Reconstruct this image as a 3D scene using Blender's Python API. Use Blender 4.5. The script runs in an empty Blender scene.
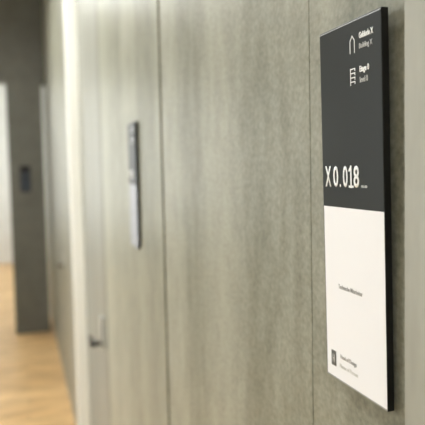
import bpy, bmesh, math
from mathutils import Matrix, Vector
SC = bpy.context.scene
COL = SC.collection

# ------------------------------------------------------------------ helpers
def link(name, bm, mat, parent=None, loc=(0, 0, 0), bevel=0.0, seg=2):
    me = bpy.data.meshes.new(name)
    bm.normal_update(); bm.to_mesh(me); bm.free()
    o = bpy.data.objects.new(name, me); COL.objects.link(o)
    if mat: me.materials.append(mat)
    o.location = loc
    if parent: o.parent = parent
    if bevel:
        b = o.modifiers.new('bevel', 'BEVEL'); b.width = bevel; b.segments = seg; b.limit_method = 'ANGLE'
    return o

def box(bm, x0, x1, y0, y1, z0, z1):
    vs = [bm.verts.new((x, y, z)) for x in (x0, x1) for y in (y0, y1) for z in (z0, z1)]
    for f in ((0, 1, 3, 2), (4, 6, 7, 5), (0, 4, 5, 1), (2, 3, 7, 6), (0, 2, 6, 4), (1, 5, 7, 3)):
        bm.faces.new([vs[i] for i in f])
    return bm

def B(*a): return box(bmesh.new(), *a)

def cyl(bm, p0, p1, r, n=24):
    p0, p1 = Vector(p0), Vector(p1); d = p1 - p0
    m = Matrix.Translation((p0 + p1) / 2) @ d.to_track_quat('Z', 'Y').to_matrix().to_4x4()
    bmesh.ops.create_cone(bm, cap_ends=True, segments=n, radius1=r, radius2=r, depth=d.length, matrix=m)
    return bm

def empty(name, loc, label, cat, group=None):
    o = bpy.data.objects.new(name, None); COL.objects.link(o); o.location = loc
    o.empty_display_size = .05
    o['label'] = label; o['category'] = cat
    if group: o['group'] = group
    return o

def struct(o): o['kind'] = 'structure'; return o

# ------------------------------------------------------------------ materials
def mat(name, col, rough=.5, metal=0.0, spec=.5, emit=None, es=0.0, coat=0.0):
    m = bpy.data.materials.new(name); m.use_nodes = True
    p = m.node_tree.nodes['Principled BSDF']
    p.inputs['Base Color'].default_value = (*col, 1)
    p.inputs['Roughness'].default_value = rough
    p.inputs['Metallic'].default_value = metal
    p.inputs['Specular IOR Level'].default_value = spec
    p.inputs['Coat Weight'].default_value = coat
    p.inputs['Coat Roughness'].default_value = .08
    if emit:
        p.inputs['Emission Color'].default_value = (*emit, 1)
        p.inputs['Emission Strength'].default_value = es
    return m

def streaky(name, cols, scales, rough=.35, bump=.15, spec=.5, weights=(.5, .3, .2)):
    """laminate / plank look: several stretched noises summed into a colour ramp"""
    m = mat(name, cols[1], rough, spec=spec); nt = m.node_tree; N = nt.nodes; L = nt.links
    p = N['Principled BSDF']
    tc = N.new('ShaderNodeTexCoord'); acc = None
    for k, (s, w) in enumerate(zip(scales, weights)):
        mp = N.new('ShaderNodeMapping'); mp.inputs['Scale'].default_value = s
        mp.inputs['Location'].default_value = (k * 3.7, k * 1.3, k * 5.1)
        nz = N.new('ShaderNodeTexNoise'); nz.inputs['Scale'].default_value = 1
        nz.inputs['Detail'].default_value = 3; nz.inputs['Roughness'].default_value = .55
        L.new(tc.outputs['Object'], mp.inputs[0]); L.new(mp.outputs[0], nz.inputs['Vector'])
        mu = N.new('ShaderNodeMath'); mu.operation = 'MULTIPLY_ADD'
        mu.inputs[1].default_value = w; mu.inputs[2].default_value = 0
        L.new(nz.outputs['Fac'], mu.inputs[0])
        if acc: L.new(acc.outputs[0], mu.inputs[2])
        acc = mu
    r = N.new('ShaderNodeValToRGB'); e = r.color_ramp.elements
    e[0].position = .38; e[1].position = .62
    e[0].color = (*cols[0], 1); e[1].color = (*cols[2], 1)
    c = e.new(.5); c.color = (*cols[1], 1)
    L.new(acc.outputs[0], r.inputs[0]); L.new(r.outputs[0], p.inputs['Base Color'])
    bp = N.new('ShaderNodeBump'); bp.inputs['Strength'].default_value = bump
    bp.inputs['Distance'].default_value = .0006
    L.new(acc.outputs[0], bp.inputs['Height']); L.new(bp.outputs[0], p.inputs['Normal'])
    return m

LAM = streaky('grey_laminate', ((.168, .166, .124), (.256, .252, .196), (.345, .338, .270)),
              ((1, 5, .5), (1, 26, 10), (1, 140, 170)), rough=.38, bump=.3, spec=.14, weights=(.42, .27, .31))
LAM2 = streaky('smooth_laminate', ((.30, .295, .245), (.345, .338, .283), (.39, .382, .325)),
               ((1, 9, .7), (1, 30, 3), (1, 70, 20)), rough=.38, bump=.05, spec=.2)
DOORM = streaky('door_laminate', ((.19, .188, .155), (.23, .227, .19), (.27, .266, .228)),
                ((1, 9, .5), (1, 30, 2), (1, 70, 9)), rough=.4, bump=.05, spec=.1)
CONC = streaky('dark_concrete', ((.103, .102, .082), (.122, .121, .099), (.142, .14, .117)),
               ((2, 2, 2), (8, 8, 8), (30, 30, 30)), rough=.6, bump=.2)
CREAM = streaky('cream_paint', ((.86, .85, .79), (.88, .87, .81), (.90, .89, .83)),
                ((2, 2, .5), (8, 8, 1), (30, 30, 30)), rough=.45, bump=.03)
PLASTER = streaky('white_plaster', ((.66, .66, .63), (.70, .70, .67), (.74, .74, .71)),
                  ((2, 2, 2), (8, 8, 8), (60, 60, 60)), rough=.8, bump=.1)
GAP = mat('dark_joint', (.06, .058, .05), .8)  # dark backing that shows between the wall panels
BLACK = mat('black_anodised', (.007, .007, .006), .4, spec=.3)
FACE = mat('charcoal_face', (.014, .016, .013), .30, spec=.10)
PAPER = mat('white_insert', (.85, .84, .845), .6, spec=.3)
WHITE = mat('white_print', (.93, .93, .92), .6)
DIM = mat('grey_print', (.58, .58, .56), .5)
INK = mat('grey_ink', (.30, .295, .28), .6)
INKDIM = mat('pale_grey_ink', (.55, .54, .50), .6)
LOGO = mat('logo_grey', (.085, .082, .075), .5)
EDGE = mat('edge_grey_and_glint', (.42, .42, .41), .35, metal=.4)  # grey of the foot border, also used for the painted highlight at the head
STEEL = mat('brushed_steel', (.55, .56, .54), .35, metal=.7)
DSTEEL = mat('dark_steel', (.03, .028, .025), .4, metal=.3)
SCREEN = mat('blue_grey_screen', (.022, .03, .045), .3)
LAMP = mat('lamp_diffuser', (.9, .9, .88), .5, emit=(.985, .99, .955), es=42)
ALU = mat('white_aluminium', (.6, .6, .6), .4, metal=.3)

def wood_floor():
    m = mat('oak_floor', (.6, .4, .2), .38); nt = m.node_tree; N = nt.nodes; L = nt.links
    p = N['Principled BSDF']; tc = N.new('ShaderNodeTexCoord')
    br = N.new('ShaderNodeTexBrick'); br.offset = .37; br.inputs['Scale'].default_value = 1
    br.inputs['Brick Width'].default_value = 1.4; br.inputs['Row Height'].default_value = .16
    br.inputs['Mortar Size'].default_value = .0015; br.inputs['Bias'].default_value = 0
    br.inputs['Color1'].default_value = (.86, .59, .29, 1); br.inputs['Color2'].default_value = (.68, .43, .19, 1)
    br.inputs['Mortar'].default_value = (.16, .09, .04, 1)
    L.new(tc.outputs['Object'], br.inputs['Vector'])
    mp = N.new('ShaderNodeMapping'); mp.inputs['Scale'].default_value = (3, 9, 1)
    nz = N.new('ShaderNodeTexNoise'); nz.inputs['Scale'].default_value = 1; nz.inputs['Detail'].default_value = 5
    L.new(tc.outputs['Object'], mp.inputs[0]); L.new(mp.outputs[0], nz.inputs['Vector'])
    mx = N.new('ShaderNodeMix'); mx.data_type = 'RGBA'; mx.blend_type = 'MULTIPLY'; mx.inputs[0].default_value = .55
    r = N.new('ShaderNodeValToRGB'); r.color_ramp.elements[0].position = .36; r.color_ramp.elements[1].position = .6
    r.color_ramp.elements[0].color = (.55, .48, .40, 1)
    L.new(nz.outputs['Fac'], r.inputs[0]); L.new(br.outputs['Color'], mx.inputs[6]); L.new(r.outputs[0], mx.inputs[7])
    L.new(mx.outputs[2], p.inputs['Base Color'])
    return m
OAK = wood_floor()

def glass_mat():
    m = bpy.data.materials.new('window_glass'); m.use_nodes = True; nt = m.node_tree; N = nt.nodes
    N.clear(); o = N.new('ShaderNodeOutputMaterial'); mx = N.new('ShaderNodeMixShader')
    t = N.new('ShaderNodeBsdfTransparent'); g = N.new('ShaderNodeBsdfGlossy'); g.inputs['Roughness'].default_value = .03
    mx.inputs[0].default_value = .08
    nt.links.new(t.outputs[0], mx.inputs[1]); nt.links.new(g.outputs[0], mx.inputs[2]); nt.links.new(mx.outputs[0], o.inputs[0])
    return m
GLASS = glass_mat()

# ------------------------------------------------------------------ the setting
EYE = 1.75          # camera height
XW = .301           # face of the panelled wall
TH = .006           # panel thickness
CEIL = 3.7
YB, YE = -2.0, 13.0 # ends of the corridor
XL = -1.9           # far side of the corridor
struct(link('floor', B(XL - .1, .45, YB - .1, YE + .3, -.1, 0), OAK))
struct(link('ceiling', B(XL - .1, .45, YB - .1, YE + .1, CEIL, CEIL + .1), PLASTER))
wl = bmesh.new()
WINS, WZ = ((1.6, 3.9), (8.0, 12.6)), (.85, 3.4)
for y0, y1 in zip((YB,) + tuple(w[1] for w in WINS), tuple(w[0] for w in WINS) + (YE,)): box(wl, XL - .1, XL, y0, y1, 0, CEIL)
for y0, y1 in WINS:
    box(wl, XL - .1, XL, y0, y1, 0, WZ[0]); box(wl, XL - .1, XL, y0, y1, WZ[1], CEIL)
struct(link('wall_left', wl, PLASTER))
def window(n, y0, y1):
    bm = bmesh.new(); k = max(2, round((y1 - y0) / 1.1))
    for i in range(k + 1):
        y = y0 + (y1 - y0 - .05) * i / k; box(bm, XL - .07, XL - .02, y, y + .05, *WZ)
    for z in (WZ[0], WZ[1] - .05):
        box(bm, XL - .068, XL - .022, y0 + .05, y1 - .05, z, z + .05)
    w = struct(link('window_%d' % n, bm, ALU))
    for i in range(k):
        a = y0 + (y1 - y0 - .05) * i / k
        link('pane', B(XL - .048, XL - .042, a + .045, a + (y1 - y0 - .05) / k + .005, WZ[0] + .045, WZ[1] - .045), GLASS, w)
for i, w in enumerate(WINS): window(i + 1, *w)
struct(link('wall_back', B(XL, .45, YB - .1, YB, 0, CEIL), PLASTER))
wr = struct(link('wall_right', B(XW + TH, .45, YB, YE, 0, CEIL), GAP))
def panel(y0, y1, g=.0018):
    link('wall_panel', B(XW, XW + TH, y0 + g / 2, y1 - g / 2, 0, CEIL), LAM, wr, bevel=.0004)
panel(YB, .635); panel(.635, 1.3750)
link('wall_panel', B(XW, XW + TH, 1.3965, 2.4545, 0, CEIL), LAM, wr, bevel=.0004)
for y0, y1 in ((3.375, 4.4), (5.2, 6.4), (6.4, 8.0), (8.0, 9.6), (9.6, 11.2), (11.2, YE)): panel(y0, y1, .003)

# door leaves set in the panelling, each with its handle
def door(name, y0, y1, yh, zh, m):
    d = struct(link(name, B(XW + .001, XW + TH, y0 + .004, y1 - .004, .006, CEIL - .004), m, bevel=.0006))
    e = link('door_handle', B(XW - .009, XW + .001, yh - .03, yh + .03, zh - .02, zh + .11), STEEL, d, bevel=.003)
    bm = bmesh.new(); cyl(bm, (XW - .005, yh, zh), (XW - .045, yh, zh), .009)
    box(bm, XW - .052, XW - .036, yh - .012, yh + .09, zh - .012, zh + .012)
    link('lever', bm, DSTEEL, e, bevel=.002)
    return d
door('door_1', 2.4685, 3.322, 2.61, EYE - .702, DOORM)
door('door_2', 4.4, 5.2, 4.95, EYE - .707, LAM)

# cream-painted frame standing out of the wall behind the first door
struct(link('trim_1', B(.2435, XW + .005, 3.322, 3.375, 0, CEIL), CREAM, bevel=.002))
# smooth raised panel right beside the camera
struct(link('trim_2', B(.2865, XW + .001, YB, .4360, 0, CEIL), LAM2, bevel=.0006))

# dark concrete beam and pier across the corridor
struct(link('wall_middle', B(XL, XW - .001, 7.2, 7.52, EYE + .975, CEIL), CONC, bevel=.004))
struct(link('trim_3', B(-.105, .258, 7.2, 7.52, 0, EYE + .975), CONC, bevel=.004))

struct(link('wall_end', B(XL, .45, YE, YE + .1, 0, CEIL), PLASTER))

# ------------------------------------------------------------------ writing
def text_bm(s, z0, z1, y_far, y_near, x, off=0.0, spacing=1.0, fixed_h=None, th=.00025):
    """text as real raised print: reads from y_far to y_near on a face looking to -X"""
    cu = bpy.data.curves.new('print', 'FONT'); cu.body = s; cu.offset = off; cu.space_character = spacing
    cu.resolution_u = 3
    ob = bpy.data.objects.new('print', cu); COL.objects.link(ob)
    dg = bpy.context.evaluated_depsgraph_get(); dg.update()
    me = bpy.data.meshes.new_from_object(ob.evaluated_get(dg))
    bpy.data.objects.remove(ob); bpy.data.curves.remove(cu)
    bm = bmesh.new(); bm.from_mesh(me); bpy.data.meshes.remove(me)
    xs = [v.co.x for v in bm.verts]; ys = [v.co.y for v in bm.verts]
    x0, x1, y0, y1 = min(xs), max(xs), min(ys), max(ys)
    for v in bm.verts:
        u = (v.co.x - x0) / (x1 - x0); t = (v.co.y - y0) / (y1 - y0)
        v.co = Vector((x, y_far + (y_near - y_far) * u, z0 + (z1 - z0) * t))
    r = bmesh.ops.extrude_face_region(bm, geom=bm.faces[:])
    for v in r['geom']:
        if isinstance(v, bmesh.types.BMVert): v.co.x -= th
    bmesh.ops.recalc_face_normals(bm, faces=bm.faces)
    return bm

def strokes(lines, w, x, th=.00025):
    """flat printed strokes; points are (y, z), reading towards -y"""
    bm = bmesh.new()
    for pts in lines:
        for a, b in zip(pts, pts[1:]):
            a, b = Vector(a), Vector(b); d = (b - a).normalized(); n = Vector((-d.y, d.x)) * w / 2; e = d * w / 2
            q = [a - e + n, b + e + n, b + e - n, a - e - n]
            lo = [bm.verts.new((x, p.x, p.y)) for p in q]; hi = [bm.verts.new((x - th, p.x, p.y)) for p in q]
            bm.faces.new(lo); bm.faces.new(hi[::-1])
            for i in range(4): bm.faces.new([lo[i], hi[i], hi[(i + 1) % 4], lo[(i + 1) % 4]])
    bmesh.ops.recalc_face_normals(bm, faces=bm.faces)
    return bm

# ------------------------------------------------------------------ the door sign
Y0, Y1 = .4690, .5812                    # near and far edge
Z0, Z1, ZS = -.2092, .1289, -.0387       # relative to the eye: foot, head, where the white insert begins
XF = XW - .0095                          # front face at the foot; the sign leans off the wall at its head
def make_sign(label):
    O = Vector((XW, (Y0 + Y1) / 2, EYE + Z0))
    t = empty('door_sign', O, label, 'sign', 'room signs along the panelled wall')
    def P(name, bm, m, parent=t, bevel=0, seg=2):
        bmesh.ops.translate(bm, verts=bm.verts, vec=-Vector((O.x, O.y, Z0)))
        return link(name, bm, m, parent, bevel=bevel, seg=seg)
    P('back_plate', B(XF + .0003, XF + .0068, Y0, Y1, Z0, Z1), BLACK, bevel=.0004)
    P('wall_bracket', B(XF + .0064, XW - .0002, Y0 + .03, Y1 - .03, Z0 + .03, Z0 + .06), BLACK)
    P('wall_bracket', B(XF + .0064, XW + .0042, Y0 + .03, Y1 - .03, Z1 - .06, Z1 - .03), BLACK)
    f = P('name_field', B(XF, XF + .0009, Y0 + .0004, Y1 - .0010, ZS, Z1 - .0008), FACE, bevel=.0002)
    P('edge_strip', B(XF - .0001, XF + .0009, Y0 + .0008, Y1 - .0008, Z1 - .0019, Z1 - .0013), EDGE, f)  # highlight on the upper glass edge, painted as a pale strip
    ins = P('paper_insert', B(XF + .0001, XF + .0009, Y0 + .0006, Y1 - .0016, Z0 + .0016, ZS), PAPER, bevel=.0001)
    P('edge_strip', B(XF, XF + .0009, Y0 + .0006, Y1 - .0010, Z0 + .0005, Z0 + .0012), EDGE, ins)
    px = lambda x: .5745 + 201.2 * (1 / (x - 19.5) - 1 / 306.1)
    bm = bmesh.new()
    for ch, a, b in (('X', 325.6, 331.2), ('0', 333.6, 338.4), ('.', 339.8, 340.9), ('0', 343.2, 347.8), ('8', 353.9, 359.3)):
        lo, hi = (-.0195, .0004) if ch != '.' else (-.0195, -.0166)
        k = text_bm(ch, lo, hi, px(a), px(b), XF, off=.014)
        me = bpy.data.meshes.new('glyph'); k.to_mesh(me); k.free(); bm.from_mesh(me); bpy.data.meshes.remove(me)
    y_ = px(351.2)
    k = strokes([[(px(349.5), -.0038), (y_, -.0006), (y_, -.0189)], [(px(349.4), -.0186), (px(353.0), -.0186)]], .0021, XF)
    me = bpy.data.meshes.new('glyph'); k.to_mesh(me); k.free(); bm.from_mesh(me); bpy.data.meshes.remove(me)
    P('room_number', bm, WHITE, f)
    P('small_print', text_bm('00.00', -.0193, -.0170, .5055, .4956, XF), DIM, f)
    P('building_name', text_bm('Gebäude X', .1103, .1156, .5048, .4816, XF, off=.028), WHITE, f)
    P('building_name', text_bm('Building X', .1003, .1062, .5047, .4832, XF, off=.006), DIM, f)
    P('floor_name', text_bm('Etage 0', .0800, .0868, .5047, .4890, XF, off=.028), WHITE, f)
    P('floor_name', text_bm('level 0', .0724, .0775, .5045, .4913, XF, off=.006), DIM, f)
    a, b = .5208, .5130
    P('building_pictogram', strokes([[(a, .1002), (a, .1104), ((a + b) / 2, .1148), (b, .1104), (b, .0998)]], .0008, XF), WHITE, f)
    st = [[(a, .0862), (a, .0722)]]
    for k in range(4):
        z = .0860 - k * .0038
        st.append([(a, z), (b, z), (b, z - .0017)])
    P('floor_pictogram', strokes(st, .0009, XF), WHITE, f)
    P('occupant_title', text_bm('Technische Mitarbeiter', -.1172, -.1129, .5525, .5074, XF + .0001, off=.004), INK, ins)
    lg = P('logo', B(XF - .0002, XF + .0002, .5605, .5700, -.1965, -.1815), LOGO, ins)
    P('logo_mark', strokes([[(.5668, -.1855), (.5668, -.1925)], [(.5638, -.1855), (.5638, -.1925)], [(.5668, -.1890), (.5638, -.1890)]], .0008, XF - .0002), INKDIM, lg)
    P('occupant_line', text_bm('Head of Design', -.1870, -.1815, .5515, .5205, XF + .0001, off=.006), INK, ins)
    P('occupant_line', text_bm('Name of Person', -.1950, -.1910, .5530, .5183, XF + .0001), INKDIM, ins)
    t.rotation_euler = (0, -.0149, 0)
    return t

def copy_tree(o, parent=None):
    c = o.copy(); COL.objects.link(c); c.parent = parent
    for ch in list(o.children): copy_tree(ch, c)
    return c

s1 = make_sign('large charcoal room sign numbered X 0.018 above a white insert, in sharp focus')
bpy.context.view_layer.update()
s2 = copy_tree(s1)
s2['label'] = 'small blurred charcoal and white sign farther along the panelled wall, near the cream frame'
s2.location = (XW, 1.725, EYE - .2055)
s2.scale = (1, 1, .985); s2.rotation_euler = (0, 0, 0)

ins_grey = mat('darker_grey_insert', (.34, .35, .38), .5)  # insert of the second sign, darker grey than the first
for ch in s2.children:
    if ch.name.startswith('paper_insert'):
        ch.data = ch.data.copy(); ch.data.materials[0] = ins_grey; ch['label'] = 'insert in a darker grey'

# dark sign on the concrete pier
t = empty('pier_sign', (.067, 7.2, EYE - .206), 'narrow blurred dark sign with blue-grey panels on the concrete pier', 'sign')
def Q(name, bm, m, **k):
    bmesh.ops.translate(bm, verts=bm.verts, vec=-Vector((.067, 7.2, 0))); return link(name, bm, m, t, **k)
Q('back_plate', B(.004, .114, 7.188, 7.2, 0, .28), BLACK, bevel=.002)
Q('panel', B(.010, .108, 7.185, 7.188, .150, .215), SCREEN, bevel=.0008)
Q('panel', B(.010, .108, 7.185, 7.188, .010, .140), SCREEN, bevel=.0008)

# ------------------------------------------------------------------ lamps
def ceiling_lamp(y0, y1, x, label, wd=.09, zl=3.25):
    t = empty('ceiling_light', (x, (y0 + y1) / 2, zl), label, 'lamp', 'linear ceiling lights')
    yc = (y1 - y0) / 2
    link('housing', B(-wd, wd, -yc, yc, .012, .075), ALU, t, bevel=.004)
    link('diffuser', B(-wd + .008, wd - .008, -yc + .01, yc - .01, 0, .0125), LAMP, t)
    for s in (-1, 1):
        link('suspension_rod', cyl(bmesh.new(), (0, s * yc * .8, .07), (0, s * yc * .8, CEIL - zl), .004), STEEL, t)
ceiling_lamp(1.9, 3.4, -.5, 'long suspended white linear light over the corridor beside the distant sign')
ceiling_lamp(4.4, 5.8, -.45, 'long suspended white linear light over the corridor just before the concrete pier')
ceiling_lamp(-1.8, -.4, -.5, 'unseen suspended linear fill light added behind the camera')  # added fill from behind, brightens the cream frame and the sign insert

# daylight outside the end window
wd = bpy.data.worlds.new('sky'); SC.world = wd; wd.use_nodes = True
bg = wd.node_tree.nodes['Background']; bg.inputs[0].default_value = (.97, 1, 1, 1); bg.inputs[1].default_value = 5.6

# ------------------------------------------------------------------ camera
F, PX, PY, HX, HY, VX = 642.0, 212.5, 212.5, 19.5, 173.0, 413.0
c = Vector((HX - PX, HY - PY, F)).normalized()
yv = PY + (-F * F - (HX - PX) * (VX - PX)) / (HY - PY)
d = Vector((VX - PX, yv - PY, F)).normalized()
r = d.cross(c)
R = Matrix((r, c, -d))                    # image axes (x, y, depth) -> world
ax, ay, az = R @ Vector((1, 0, 0)), R @ Vector((0, -1, 0)), R @ Vector((0, 0, -1))
M = Matrix((ax, ay, az)).transposed().to_4x4(); M.translation = (0, 0, EYE)
cd = bpy.data.cameras.new('camera'); cam = bpy.data.objects.new('camera', cd); COL.objects.link(cam)
cam.matrix_world = M
cd.sensor_width = 36; cd.sensor_fit = 'HORIZONTAL'; cd.lens = F / 425 * 36
cd.clip_start = .01; cd.clip_end = 100
cd.dof.use_dof = True
cd.dof.focus_distance = Vector((.289, .53, -.02)).dot(-az)
cd.dof.aperture_fstop = cd.lens / 8.0
SC.camera = cam
SC.view_settings.view_transform = 'Standard'; SC.view_settings.look = 'None'
SC.view_settings.exposure = 0.05; SC.view_settings.gamma = 1; SC.view_settings.use_curve_mapping = False
